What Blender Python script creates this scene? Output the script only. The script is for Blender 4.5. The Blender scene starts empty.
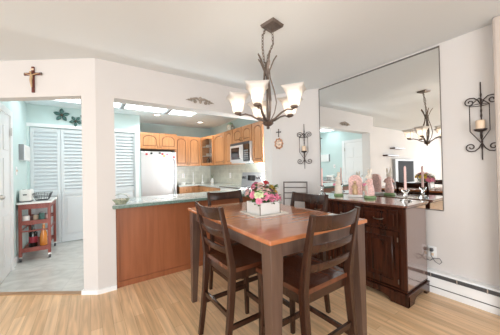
import bpy, bmesh, math, random
from math import sin, cos, pi, radians
from mathutils import Vector, Matrix
random.seed(7)
S = bpy.context.scene
COL = S.collection

# ------------------------------------------------------------ camera
F_PX, YAW, PIT, ROLL, CAMH = 233.577, radians(34.654), radians(0.541), radians(1.192), 1.247
fw = Vector((sin(YAW)*cos(PIT), cos(YAW)*cos(PIT), sin(PIT)))
rt = Vector((cos(YAW), -sin(YAW), 0)); up = rt.cross(fw)
r2 = rt*cos(ROLL)-up*sin(ROLL); u2 = rt*sin(ROLL)+up*cos(ROLL)
cd = bpy.data.cameras.new('camera'); cam = bpy.data.objects.new('camera', cd); COL.objects.link(cam)
cd.sensor_width = 36; cd.sensor_fit = 'HORIZONTAL'; cd.lens = 36*F_PX/500; cd.clip_start = .02
M = Matrix((r2, u2, -fw)).transposed().to_4x4(); M.translation = Vector((0, 0, CAMH)); cam.matrix_world = M
S.camera = cam

# ------------------------------------------------------------ world, lights, exposure
S.view_settings.view_transform = 'Standard'; S.view_settings.look = 'None'
S.view_settings.gamma = 1; S.view_settings.use_curve_mapping = False
S.view_settings.exposure = 0.77
W = bpy.data.worlds.new('sky'); S.world = W; W.use_nodes = True
bg = W.node_tree.nodes['Background']; bg.inputs[0].default_value = (.86, .92, 1, 1); bg.inputs[1].default_value = 1.2

def area(name, loc, target, sx, sy, power, col=(1, 1, 1)):
    l = bpy.data.lights.new(name, 'AREA'); l.shape = 'RECTANGLE'; l.size = sx; l.size_y = sy
    l.energy = power; l.color = col
    o = bpy.data.objects.new(name, l); COL.objects.link(o); o.location = loc
    o.rotation_euler = (Vector(target)-Vector(loc)).to_track_quat('-Z', 'Y').to_euler()
    return o
area('daylight_back_window', (-1.2, -2.9, 1.35), (0.6, 3, 1.7), 3.8, 2.0, 100, (.97, .985, 1))
area('daylight_left_window', (-6.8, .8, 1.35), (0, 1.6, 1.7), 3.2, 2.0, 105, (.97, .985, 1))
area('kitchen_fill_light', (2.80, 3.30, 1.35), (1.2, 4.9, 2.3), .35, .9, 42, (.95, .99, 1))  # added fill light to brighten the kitchen, out of view

# ------------------------------------------------------------ materials
def mat(name, col, rough=.5, metal=0, spec=.5, coat=0, emit=0, ecol=None, alpha=1, trans=0, noise=0, nscale=8, bump=0, bscale=60, stretch=None):
    m = bpy.data.materials.new(name); m.use_nodes = True; nt = m.node_tree; b = nt.nodes['Principled BSDF']
    b.inputs['Base Color'].default_value = (*col, 1); b.inputs['Roughness'].default_value = rough
    b.inputs['Metallic'].default_value = metal; b.inputs['Specular IOR Level'].default_value = spec
    b.inputs['Coat Weight'].default_value = coat; b.inputs['Coat Roughness'].default_value = .12
    b.inputs['Transmission Weight'].default_value = trans
    if emit: b.inputs['Emission Color'].default_value = (*(ecol or col), 1); b.inputs['Emission Strength'].default_value = emit
    tc = nt.nodes.new('ShaderNodeTexCoord'); mp = nt.nodes.new('ShaderNodeMapping')
    nt.links.new(tc.outputs['Object'], mp.inputs[0])
    if stretch: mp.inputs['Scale'].default_value = stretch
    if noise:
        n = nt.nodes.new('ShaderNodeTexNoise'); n.inputs['Scale'].default_value = nscale; n.inputs['Detail'].default_value = 5
        nt.links.new(mp.outputs[0], n.inputs['Vector'])
        r = nt.nodes.new('ShaderNodeValToRGB'); r.color_ramp.elements[0].position = .3; r.color_ramp.elements[1].position = .7
        r.color_ramp.elements[0].color = (*[c*(1-noise) for c in col], 1); r.color_ramp.elements[1].color = (*[min(1, c*(1+noise)) for c in col], 1)
        nt.links.new(n.outputs['Fac'], r.inputs[0]); nt.links.new(r.outputs[0], b.inputs['Base Color'])
    if bump:
        n2 = nt.nodes.new('ShaderNodeTexNoise'); n2.inputs['Scale'].default_value = bscale
        nt.links.new(tc.outputs['Object'], n2.inputs['Vector'])
        bp = nt.nodes.new('ShaderNodeBump'); bp.inputs['Strength'].default_value = bump; bp.inputs['Distance'].default_value = .01
        nt.links.new(n2.outputs['Fac'], bp.inputs['Height']); nt.links.new(bp.outputs[0], b.inputs['Normal'])
    return m

def wood(name, c1, c2, rough=.35, axis='z', scale=1.0, coat=0, streak=14, spec=.5):
    m = bpy.data.materials.new(name); m.use_nodes = True; nt = m.node_tree; b = nt.nodes['Principled BSDF']
    tc = nt.nodes.new('ShaderNodeTexCoord'); mp = nt.nodes.new('ShaderNodeMapping')
    s = [streak*scale]*3; s['xyz'.index(axis)] = 1.1*scale; mp.inputs['Scale'].default_value = s
    nt.links.new(tc.outputs['Object'], mp.inputs[0])
    n = nt.nodes.new('ShaderNodeTexNoise'); n.inputs['Scale'].default_value = 2.2; n.inputs['Detail'].default_value = 7; n.inputs['Distortion'].default_value = .6
    nt.links.new(mp.outputs[0], n.inputs['Vector'])
    r = nt.nodes.new('ShaderNodeValToRGB'); r.color_ramp.elements[0].position = .3; r.color_ramp.elements[1].position = .72
    r.color_ramp.elements[0].color = (*c1, 1); r.color_ramp.elements[1].color = (*c2, 1)
    nt.links.new(n.outputs['Fac'], r.inputs[0]); nt.links.new(r.outputs[0], b.inputs['Base Color'])
    b.inputs['Roughness'].default_value = rough; b.inputs['Coat Weight'].default_value = coat; b.inputs['Coat Roughness'].default_value = .12; b.inputs['Specular IOR Level'].default_value = spec
    return m

def brickmat(name, c1, c2, cm, bw, bh, mortar, rough, rotz=0, grain=None, offset=.37, coat=0, bias=0, wall=False):
    m = bpy.data.materials.new(name); m.use_nodes = True; nt = m.node_tree; b = nt.nodes['Principled BSDF']
    tc = nt.nodes.new('ShaderNodeTexCoord'); mp = nt.nodes.new('ShaderNodeMapping'); mp.inputs['Rotation'].default_value = (radians(90) if wall else 0, 0, rotz)
    nt.links.new(tc.outputs['Object'], mp.inputs[0])
    br = nt.nodes.new('ShaderNodeTexBrick'); br.inputs['Scale'].default_value = 1
    br.inputs['Brick Width'].default_value = bw; br.inputs['Row Height'].default_value = bh; br.inputs['Mortar Size'].default_value = mortar
    br.inputs['Color1'].default_value = (*c1, 1); br.inputs['Color2'].default_value = (*c2, 1); br.inputs['Mortar'].default_value = (*cm, 1)
    br.inputs['Bias'].default_value = bias
    br.offset = offset; br.inputs['Mortar Smooth'].default_value = .3
    nt.links.new(mp.outputs[0], br.inputs['Vector'])
    out = br.outputs['Color']
    if grain:
        mp2 = nt.nodes.new('ShaderNodeMapping'); mp2.inputs['Scale'].default_value = grain[:3]; nt.links.new(mp.outputs[0], mp2.inputs[0])
        n = nt.nodes.new('ShaderNodeTexNoise'); n.inputs['Scale'].default_value = 1; n.inputs['Detail'].default_value = 7; n.inputs['Distortion'].default_value = grain[5] if len(grain) > 5 else .4
        nt.links.new(mp2.outputs[0], n.inputs['Vector'])
        r = nt.nodes.new('ShaderNodeValToRGB'); r.color_ramp.elements[0].position = .32; r.color_ramp.elements[1].position = .7
        r.color_ramp.elements[0].color = (grain[3],)*3+(1,); r.color_ramp.elements[1].color = (grain[4],)*3+(1,)
        nt.links.new(n.outputs['Fac'], r.inputs[0])
        mx = nt.nodes.new('ShaderNodeMix'); mx.data_type = 'RGBA'; mx.blend_type = 'MULTIPLY'; mx.inputs[0].default_value = 1
        nt.links.new(out, mx.inputs[6]); nt.links.new(r.outputs[0], mx.inputs[7]); out = mx.outputs[2]
    nt.links.new(out, b.inputs['Base Color']); b.inputs['Roughness'].default_value = rough; b.inputs['Coat Weight'].default_value = coat
    b.inputs['Coat Roughness'].default_value = .2
    return m

m_wall = mat('warm_grey_paint', (.635, .61, .59), .75, noise=.02, nscale=1.5)
m_wall2 = mat('beige_paint', (.56, .49, .44), .75)
m_teal = mat('pale_teal_paint', (.60, .735, .72), .75, noise=.02, nscale=1.5)
m_ceil = mat('ceiling_paint', (.72, .765, .79), .85)
m_kceil = mat('kitchen_ceiling_paint', (.82, .91, .94), .85)
m_white = mat('white_gloss_paint', (.84, .85, .85), .35)
m_oakfloor = brickmat('oak_strip_floor', (.86, .60, .365), (.72, .465, .255), (.48, .29, .15), .95, .078, .0013, .32, radians(90), (2.2, 34, 8, .78, 1.14), coat=.08)
m_tile = brickmat('pale_marble_tile', (.70, .70, .66), (.66, .665, .63), (.56, .56, .54), .46, .46, .0025, .25, radians(12), (3.0, 5, 5, .84, 1.08, 2.0), offset=0)
m_oak = wood('honey_oak', (.44, .19, .075), (.60, .29, .125), .35, 'z', coat=.2)
m_oak2 = wood('honey_oak_panel', (.48, .215, .09), (.64, .33, .15), .33, 'z', coat=.2)
m_oakshade = wood('honey_oak_groove_shade', (.20, .075, .03), (.28, .11, .045), .45, 'z')  # darker oak, paints shade into the door grooves
m_pen = wood('cherry_veneer', (.25, .078, .028), (.33, .108, .042), .38, 'z', scale=.7, coat=.2)
m_tab = wood('russet_table_wood', (.38, .125, .048), (.54, .21, .085), .22, 'x', scale=.8, coat=.45, streak=9)
m_frame = wood('dark_walnut_frame', (.024, .008, .004), (.050, .019, .010), .26, 'z', coat=.08, spec=.38)
m_tabframe = wood('table_frame_wood', (.070, .036, .025), (.115, .066, .047), .28, 'z', coat=.2)
m_seat = wood('polished_walnut_seat', (.055, .014, .006), (.14, .042, .018), .25, 'y', coat=.2)
m_side = wood('mahogany', (.016, .004, .002), (.070, .018, .008), .2, 'z', coat=.12, spec=.4)
m_sidetop_glare = wood('mahogany_top_glare', (.12, .05, .034), (.20, .09, .06), .18, 'y', coat=1)  # base colour lightened to put glare into the sideboard top
m_bronze = mat('aged_bronze', (.17, .135, .115), .42, metal=.75, noise=.15, nscale=40)
m_iron = mat('wrought_iron', (.060, .045, .040), .5, metal=.6, noise=.2, nscale=60)
m_nickel = mat('brushed_nickel', (.55, .53, .50), .3, metal=1)
m_brassdark = mat('antique_pull', (.16, .12, .09), .4, metal=.9)
m_steel = mat('brushed_steel', (.72, .73, .74), .32, metal=.6, noise=.05, nscale=3, stretch=(1, 1, .05))
m_black = mat('black_glass', (.012, .012, .014), .08, coat=.5)
m_darkgrey = mat('dark_grey_plastic', (.07, .07, .075), .4)
m_grey = mat('grey_plastic', (.30, .31, .32), .4)
m_counter = mat('green_stone_laminate', (.155, .235, .205), .16, noise=.3, nscale=55, coat=.4)
m_counter2 = mat('pale_stone_counter', (.55, .60, .58), .15, noise=.12, nscale=45, coat=.5)
m_splash = brickmat('beige_green_tile', (.60, .59, .50), (.54, .54, .46), (.66, .66, .60), .105, .105, .004, .3, 0, (8, 8, 8, .85, 1.1), offset=0, wall=True)
m_splash2 = brickmat('beige_green_tile_side', (.60, .59, .50), (.54, .54, .46), (.66, .66, .60), .105, .105, .004, .3, 0, (8, 8, 8, .85, 1.1), offset=0, wall=True)
m_mirror = mat('mirror_silver', (.90, .91, .90), .0, metal=1)
m_mirror.node_tree.nodes['Principled BSDF'].inputs['Roughness'].default_value = 0
m_dkmetal = mat('dark_steel_strip', (.16, .15, .14), .35, metal=.8)
m_glass = mat('clear_glass', (.95, .97, .97), .03, trans=1)
m_shade = mat('frosted_shade_glass', (.80, .77, .74), .35)
_nt = m_shade.node_tree; _tr = _nt.nodes.new('ShaderNodeBsdfTranslucent'); _tr.inputs[0].default_value = (.95, .90, .84, 1)
_mx = _nt.nodes.new('ShaderNodeMixShader'); _mx.inputs[0].default_value = .45
_nt.links.new(_nt.nodes['Principled BSDF'].outputs[0], _mx.inputs[1]); _nt.links.new(_tr.outputs[0], _mx.inputs[2])
_nt.links.new(_mx.outputs[0], _nt.nodes['Material Output'].inputs[0])
m_bulb = mat('lit_bulb', (1, .9, .75), .5, emit=9, ecol=(1, .80, .58))
m_sky = mat('bright_skylight_pane', (.9, .95, 1), .4, emit=3.2, ecol=(.86, .96, 1))
m_can = mat('recessed_lamp_glow', (1, 1, 1), .4, emit=2.5, ecol=(1, .97, .90))
m_cart = wood('red_stained_wood', (.22, .045, .030), (.33, .08, .055), .4, 'z')
m_cream = mat('cream_candle_wax', (.75, .58, .42), .5)
m_pinkwax = mat('pink_candle_wax', (.82, .55, .52), .45)
m_pink = mat('pink_glaze', (.80, .50, .45), .35, noise=.3, nscale=60)
m_fur = mat('ivory_glaze', (.78, .70, .60), .35, noise=.1, nscale=60)
m_green = mat('moss_green_glaze', (.22, .34, .16), .4, noise=.35, nscale=50)
m_leaf = mat('leaf_green', (.10, .19, .05), .5, noise=.3, nscale=30)
m_closet = mat('closet_white_paint', (.66, .70, .71), .45)
m_white2 = mat('white_ceramic', (.86, .85, .82), .3)
m_cloth = mat('white_linen', (.84, .80, .74), .8, bump=.3, bscale=200)
m_stonebeige = mat('carved_taupe_resin', (.33, .28, .23), .7, noise=.25, nscale=60)
m_crosswood = mat('dark_cherry_wood', (.13, .025, .018), .35)
m_corpus = mat('aged_gold_resin', (.55, .38, .22), .4, metal=.2)
m_plaque = mat('painted_plaque', (.45, .22, .12), .4, noise=.7, nscale=35)
m_verd = mat('verdigris_metal', (.08, .17, .15), .45, metal=.4, noise=.3, nscale=30)
m_orange = mat('amber_bottle_glass', (.75, .27, .05), .12, coat=.5)
m_bottle = mat('dark_bottle_glass', (.015, .02, .018), .08, coat=.5)
m_redlabel = mat('red_label', (.35, .03, .05), .5)
m_fabricred = mat('red_plastic', (.55, .03, .03), .4)
m_yellow = mat('yellow_petals', (.86, .60, .10), .6, noise=.15, nscale=60)
m_fpink = mat('pink_petals', (.85, .25, .38), .6, noise=.25, nscale=60)
m_fpale = mat('blush_petals', (.86, .56, .52), .6, noise=.2, nscale=60)
m_fred = mat('red_petals', (.62, .05, .06), .6, noise=.2, nscale=60)
m_fgreen = mat('pale_green_petals', (.66, .72, .42), .6, noise=.15, nscale=60)
m_fmauve = mat('mauve_petals', (.38, .16, .26), .6, noise=.2, nscale=60)
m_wicker = mat('grey_green_wicker', (.30, .33, .24), .7, noise=.4, nscale=50)
m_tvblack = mat('black_screen', (.006, .006, .007), .6, spec=.1)
m_thresh = wood('threshold_oak', (.36, .21, .11), (.48, .30, .17), .4, 'x')

# ------------------------------------------------------------ mesh builder
class MB:
    def __init__(s): s.v = []; s.f = []; s.sm = []
    def add(s, vs, fs, smooth=False):
        n = len(s.v); s.v += [tuple(v) for v in vs]; s.f += [tuple(i+n for i in f) for f in fs]; s.sm += [smooth]*len(fs); return s
    def box(s, x0, x1, y0, y1, z0, z1):
        vs = [(x, y, z) for z in (z0, z1) for x, y in ((x0, y0), (x1, y0), (x1, y1), (x0, y1))]
        return s.add(vs, [(3, 2, 1, 0), (4, 5, 6, 7), (0, 1, 5, 4), (1, 2, 6, 5), (2, 3, 7, 6), (3, 0, 4, 7)])
    def prism(s, poly, a, b, axis='z'):      # poly in the plane across `axis`
        n = len(poly)
        def P(p, t): return {'z': (p[0], p[1], t), 'y': (p[0], t, p[1]), 'x': (t, p[0], p[1])}[axis]
        vs = [P(p, a) for p in poly]+[P(p, b) for p in poly]
        return s.add(vs, [tuple(range(n))[::-1], tuple(range(n, 2*n))]+[(i, (i+1) % n, n+(i+1) % n, n+i) for i in range(n)])
    def loft(s, rings, cap=True, smooth=True, closed=True):
        n = len(rings[0]); vs = [v for r in rings for v in r]; fs = []
        for k in range(len(rings)-1):
            for i in range(n if closed else n-1):
                j = (i+1) % n; fs.append((k*n+i, k*n+j, (k+1)*n+j, (k+1)*n+i))
        s.add(vs, fs, smooth)
        if cap and closed: s.add(rings[0], [tuple(range(n))[::-1]]); s.add(rings[-1], [tuple(range(n))])
        return s
    def lathe(s, prof, c=(0, 0, 0), n=20, smooth=True, cap=True):
        return s.loft([[(c[0]+r*cos(2*pi*i/n), c[1]+r*sin(2*pi*i/n), c[2]+z) for i in range(n)] for r, z in prof], cap, smooth)
    def tube(s, pts, r, n=8, smooth=True, cap=True):
        pts = [Vector(p) for p in pts]; rings = []; ref = None
        for i, p in enumerate(pts):
            t = (pts[min(i+1, len(pts)-1)]-pts[max(i-1, 0)]).normalized()
            if ref is None: ref = t.orthogonal().normalized()
            ref = (ref-t*ref.dot(t))
            ref = ref.normalized() if ref.length > 1e-5 else t.orthogonal().normalized()
            b = t.cross(ref); rr = r[i] if isinstance(r, (list, tuple)) else r
            rings.append([p+ref*rr*cos(2*pi*k/n)+b*rr*sin(2*pi*k/n) for k in range(n)])
        return s.loft(rings, cap, smooth)
    def bar(s, pts, w, d, side=(1, 0, 0)):    # rectangular section; w across `side`
        pts = [Vector(p) for p in pts]; sd = Vector(side); rings = []
        for i, p in enumerate(pts):
            t = (pts[min(i+1, len(pts)-1)]-pts[max(i-1, 0)]).normalized(); a = (sd-t*sd.dot(t)).normalized(); b = t.cross(a)
            ww = w[i] if isinstance(w, (list, tuple)) else w; dd = d[i] if isinstance(d, (list, tuple)) else d
            rings.append([p+a*ww/2*q+b*dd/2*e for q, e in ((-1, -1), (1, -1), (1, 1), (-1, 1))])
        return s.loft(rings, True, False)
    def ball(s, c, r, n=12, m=8):
        if not isinstance(r, (tuple, list)): r = (r, r, r)
        rings = []
        for k in range(m+1):
            t = pi*k/m; q = max(sin(t), .02)
            rings.append([(c[0]+r[0]*q*cos(2*pi*i/n), c[1]+r[1]*q*sin(2*pi*i/n), c[2]-r[2]*cos(t)) for i in range(n)])
        return s.loft(rings, True, True)
    def xf(s, m):
        s.v = [tuple(m @ Vector(v)) for v in s.v]; return s
    def build(s, name, material, parent=None, world=False, bevel=0):
        me = bpy.data.meshes.new(name)
        vs = s.v
        if world and parent:
            im = (Matrix.Translation(parent.location) @ Matrix.Rotation(parent.rotation_euler.z, 4, 'Z')).inverted()
            vs = [tuple(im @ Vector(v)) for v in vs]
        me.from_pydata(vs, [], s.f); me.update()
        me.polygons.foreach_set('use_smooth', s.sm)
        bm = bmesh.new(); bm.from_mesh(me); bmesh.ops.recalc_face_normals(bm, faces=bm.faces); bm.to_mesh(me); bm.free()
        me.materials.append(material)
        o = bpy.data.objects.new(name, me); COL.objects.link(o)
        if parent: o.parent = parent
        if bevel:
            b = o.modifiers.new('bevel', 'BEVEL'); b.width = bevel; b.segments = 2; b.limit_method = 'ANGLE'; b.angle_limit = radians(40)
        return o
def tag(o, label, cat, group=None):
    o['label'] = label; o['category'] = cat
    if group: o['group'] = group
    return o
def thing(name, label, cat, loc=(0, 0, 0), rotz=0, group=None):
    o = bpy.data.objects.new(name, None); COL.objects.link(o); o.empty_display_size = .1
    o.location = loc; o.rotation_euler = (0, 0, rotz); return tag(o, label, cat, group)
def struct(name, mb, m, bevel=0, parent=None):
    o = mb.build(name, m, parent, bevel=bevel)
    if not parent: o['kind'] = 'structure'
    return o
def kids(o): return [c for c in bpy.data.objects if c.parent == o]
def dup(o, loc, rotz, label, group=None):
    def cp(x, par):
        c = x.copy(); COL.objects.link(c); c.parent = par
        for k in kids(x): cp(k, c)
        return c
    r = cp(o, None); r.location = loc; r.rotation_euler = (0, 0, rotz); r['label'] = label
    if group: r['group'] = group
    return r

# ------------------------------------------------------------ room shell
YB, XA, H, ZH = 2.89, 2.832, 2.44, 2.052
P0 = Vector((.068, YB)); ca = radians(35.631); CD = Vector((-cos(ca), sin(ca))); CN = Vector((sin(ca), cos(ca)))
def C(t, n=0): q = P0+CD*t+CN*n; return (q.x, q.y)
HX = -.85
tH = (HX-P0.x)/CD.x
PL = C(tH)                                  # corner where the diagonal meets the hall wall
D0 = Vector((2.425, YB)); D1 = Vector((XA, 2.26)); DD = (D1-D0).normalized(); DNv = Vector((-DD.y, DD.x))  # pointing away from the room
if DNv.dot(Vector((1, 1))) < 0: DNv = -DNv
def D(t, n=0): q = D0+DD*t+DNv*n; return (q.x, q.y)
BT = .19
# floors
jy = YB+BT
struct('floor', MB().prism([(-7, -3), (XA+.12, -3), (XA+.12, YB+.06), (P0.x, YB+.02), C(0, .02), C(tH, .02), (-7, PL[1]+.03)], -.05, 0), m_oakfloor)
struct('floor_kitchen', MB().prism([C(tH+.15, .0201), C(0, .0201), (P0.x+.02, YB+.061), (3.1, YB+.061), (3.1, 6.4), (-1.1, 6.4)], -.05, 0), m_tile)
struct('ceiling', MB().prism([(-7, -3), (XA+.12, -3), (XA+.12, YB+.1), (P0.x, YB+.05), C(tH, .05), (-7, PL[1]+.05)], H, H+.1), m_ceil)
struct('ceiling_kitchen', MB().prism([C(tH+.15, .051), (P0.x, YB+.051), (XA+.12, YB+.101), (3.1, YB+.101), (3.1, 6.4), (-1.1, 6.4)], H, H+.1), m_kceil)
# column between the two openings
col_in = [C(.15), tuple(P0), (.234, YB), (.234, jy), (.10, jy), C(.15, .12)]
struct('wall_column', MB().prism(col_in, 0, H), m_wall)
# header over the pass-through, header over the hall opening
struct('wall_kitchen', MB().box(.234, 2.425, YB, jy, ZH, H), m_wall)
struct('wall_hall', MB().prism([C(.15), C(tH), C(tH, .12), C(.15, .12)], ZH, H), m_wall)
struct('wall_diagonal', MB().prism([tuple(D0), tuple(D1), (XA+.12, 2.2), (XA+.12, jy), (2.425, jy)], 0, H), m_wall)
struct('wall_right', MB().prism([(XA, -3), (XA+.12, -3), (XA+.12, 2.2), (XA, 2.258)], 0, H), m_wall)
struct('wall_right_return', MB().box(2.70, XA, -.6, .422, 0, H), m_wall2, bevel=.02)
struct('wall_living', MB().box(-7, HX-.12, PL[1], PL[1]+.12, 0, H), m_wall)
# back wall with a wide window, left wall with a wide window
def wall_with_hole(name, axis, pos, th, a0, a1, h0, h1, z0, z1, m):
    mb = MB()
    for (u0, u1, w0, w1) in ((a0, h0, 0, H), (h1, a1, 0, H), (h0, h1, 0, z0), (h0, h1, z1, H)):
        if axis == 'y': mb.box(u0, u1, pos, pos+th, w0, w1)
        else: mb.box(pos, pos+th, u0, u1, w0, w1)
    return struct(name, mb, m)
wall_with_hole('wall_back', 'y', -3.12, .12, -7.12, XA+.12, -3.2, .8, .3, 2.2, m_wall)
wall_with_hole('wall_left', 'x', -7.12, .12, -3, PL[1]+.12, -.9, 2.5, .3, 2.2, m_wall)
w = struct('window_1', MB().box(-3.2, .8, -3.09, -3.05, .3, .36).box(-3.2, .8, -3.09, -3.05, 2.14, 2.2).box(-3.2, -3.14, -3.09, -3.05, .3, 2.2).box(.74, .8, -3.09, -3.05, .3, 2.2).box(-1.23, -1.17, -3.09, -3.05, .36, 2.14), m_white)
w = struct('window_2', MB().box(-7.09, -7.05, -.9, 2.5, .3, .36).box(-7.09, -7.05, -.9, 2.5, 2.14, 2.2).box(-7.09, -7.05, -.9, -.84, .3, 2.2).box(-7.09, -7.05, 2.44, 2.5, .3, 2.2).box(-7.09, -7.05, .77, .83, .36, 2.14), m_white)
# kitchen and hall walls
struct('added_fill_frame', MB().box(2.855, 2.879, 3.085, 3.12, .92, 1.9).box(2.855, 2.879, 3.48, 3.515, .92, 1.9).box(2.855, 2.879, 3.12, 3.48, .92, .955).box(2.855, 2.879, 3.12, 3.48, 1.865, 1.9), m_white)  # made-up window frame, added around the unseen kitchen fill light
YC, YK, XK = 5.36, 6.15, 2.88
struct('wall_hall_left', MB().box(HX-.12, HX, PL[1]+.01, YC, 0, H), m_teal)
# closet wall with an opening for four bifold leaves
mb = MB().box(HX-.12, .9, YC, YC+.1, 2.06, H).box(HX-.12, HX+.03, YC, YC+.1, 0, 2.06).box(.80, .9, YC, YC+.1, 0, 2.06).box(.8, .9, YC+.1, YK, 0, H)
struct('wall_closet', mb, m_teal)
struct('wall_closet_inside', MB().box(HX-.12, .8, YK-.25, YK-.2, 0, H), m_white)
struct('wall_kitchen_back', MB().box(.8, XK+.12, YK, YK+.12, 0, H), m_teal)
struct('wall_kitchen_right', MB().box(XK, XK+.12, jy, YK, 0, H), m_teal)
# baseboards
bt = .045
struct('baseboard_column', MB().prism([C(.152, .0), C(.152, -.014), C(-.004, -.014), (.234, YB-.014), (.234, YB)], 0, bt).prism([C(.152, -.014), C(.166, -.014), C(.166, .12), C(.152, .12)], 0, bt), m_white)
struct('baseboard_diagonal', MB().prism([D(0, 0), D(.74, 0), D(.74, -.014), D(0, -.014)], 0, .1), m_white)
struct('baseboard_hall', MB().box(HX, HX+.014, 4.36, YC, 0, .1), m_white)
struct('baseboard_living', MB().box(-6.98, HX-.1, PL[1]-.014, PL[1], 0, .1), m_white)
# threshold strip under the hall opening
struct('trim_1', MB().prism([C(.16, -.01), C(tH, -.01), C(tH, .05), C(.16, .05)], 0, .008), m_thresh)
# closet head casing
struct('trim_2', MB().box(HX, .86, YC-.02, YC, 2.06, 2.12).box(.80, .86, YC-.02, YC, 0, 2.06), m_white)
# bifold louvred closet doors
for k in range(4):
    x0 = HX+.035+k*.4095; x1 = x0+.402; y0 = YC+.02
    fr = MB().box(x0, x0+.045, y0, y0+.032, .02, 2.05).box(x1-.045, x1, y0, y0+.032, .02, 2.05)
    for z0, z1 in ((.02, .14), (.86, .96), (1.98, 2.05)): fr.box(x0+.045, x1-.045, y0, y0+.032, z0, z1)
    d = struct('door_%d' % (k+2), fr, m_closet, bevel=.003)
    sl = MB()
    for i in range(16):
        z = .975+i*.0625
        sl.add([(x0+.045, y0+.004, z), (x1-.045, y0+.004, z), (x1-.045, y0+.034, z+.050), (x0+.045, y0+.034, z+.050),
                (x0+.045, y0+.002, z+.008), (x1-.045, y0+.002, z+.008), (x1-.045, y0+.034, z+.060), (x0+.045, y0+.034, z+.060)],
               [(0, 1, 2, 3), (7, 6, 5, 4), (0, 4, 5, 1), (2, 6, 7, 3), (1, 5, 6, 2), (0, 3, 7, 4)])
    sl.build('door_louvre', m_closet, d)
    MB().box(x0+.045, x1-.045, y0+.012, y0+.026, .14, .86).box(x0+.075, x1-.075, y0+.004, y0+.02, .18, .82).build('door_panel', m_closet, d, bevel=.005)
    if k in (1, 2):
        kx = x1-.025 if k == 1 else x0+.025
        MB().ball((kx, y0-.016, .95), .014).tube([(kx, y0+.002, .95), (kx, y0-.012, .95)], .006).build('door_knob', m_nickel, d)
# hall side door with casing
d1 = struct('door_1', MB().box(HX, HX+.012, 3.62, 4.24, .01, 2.0), m_white)
MB().box(HX, HX+.03, 4.24, 4.33, 0, 2.08).box(HX, HX+.03, 3.57, 4.24, 2.0, 2.08).build('door_casing', m_white, d1, bevel=.005)
pn = MB()
for z0, z1 in ((.15, .75), (.85, 1.45), (1.55, 1.85)):
    for ya, yb in ((3.68, 3.88), (3.96, 4.17)): pn.box(HX+.012, HX+.02, ya, yb, z0, z1)
pn.build('door_panel', m_white, d1, bevel=.006)
MB().ball((HX+.06, 3.68, 1.0), .028).tube([(HX+.01, 3.68, 1.0), (HX+.05, 3.68, 1.0)], .012).build('door_knob', m_nickel, d1)
MB().box(HX+.03, HX+.036, 4.225, 4.25, 1.75, 1.85).build('hinge', m_nickel, d1)

# ------------------------------------------------------------ ceiling openings and lamps
sk = [(-.72, -.10), (-.03, .47), (.56, 1.25), (1.35, 1.83)]
for i, (a, b) in enumerate(sk):
    t = thing('skylight', ['bright skylight panel over the hall, left of the column', 'bright skylight panel nearest the column inside the kitchen',
        'long middle skylight panel between two dark dividers', 'short skylight panel at the right end of the row'][i], 'skylight', ((a+b)/2, 4.64, H), 0, 'skylight panels in a row')
    MB().box(a, b, 4.42, 4.86, H-.006, H-.001).build('pane', m_sky, t, True)
    for yy in (4.40, 4.86): MB().box(a-.02, b+.02, yy, yy+.02, H-.014, H-.001).build('edge_bead', m_white, t, True)
for i, x in enumerate((-.065, .515, 1.30)):
    tag(MB().box(x-.03, x+.03, 4.42, 4.86, H-.03, H-.001).build('skylight_divider', m_grey), ['grey divider between the hall skylight and the kitchen skylights', 'left grey divider in the kitchen skylight row', 'right grey divider in the kitchen skylight row'][i], 'divider', 'skylight dividers')
for i, (x, y) in enumerate(((1.19, 5.09), (2.26, 5.38))):
    t = thing('recessed_light', ['round recessed ceiling light below the middle skylight panel', 'round recessed ceiling light above the glass-door cabinet'][i], 'light', (x, y, H), 0, 'recessed lights in the kitchen ceiling')
    MB().lathe([(.06, -.012), (.085, -.012), (.09, -.001), (.06, -.001)], (0, 0, 0), 24, cap=False).build('trim_ring', m_white, t)
    MB().lathe([(.06, -.008), (.06, -.002)], (0, 0, 0), 24).build('lamp', m_can, t)
    l = bpy.data.lights.new('recessed_lamp', 'SPOT'); l.energy = 16; l.spot_size = radians(140); l.shadow_soft_size = .06; l.color = (1, .95, .87)
    lo = bpy.data.objects.new('recessed_lamp', l); COL.objects.link(lo); lo.location = (x, y, H-.03)

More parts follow.
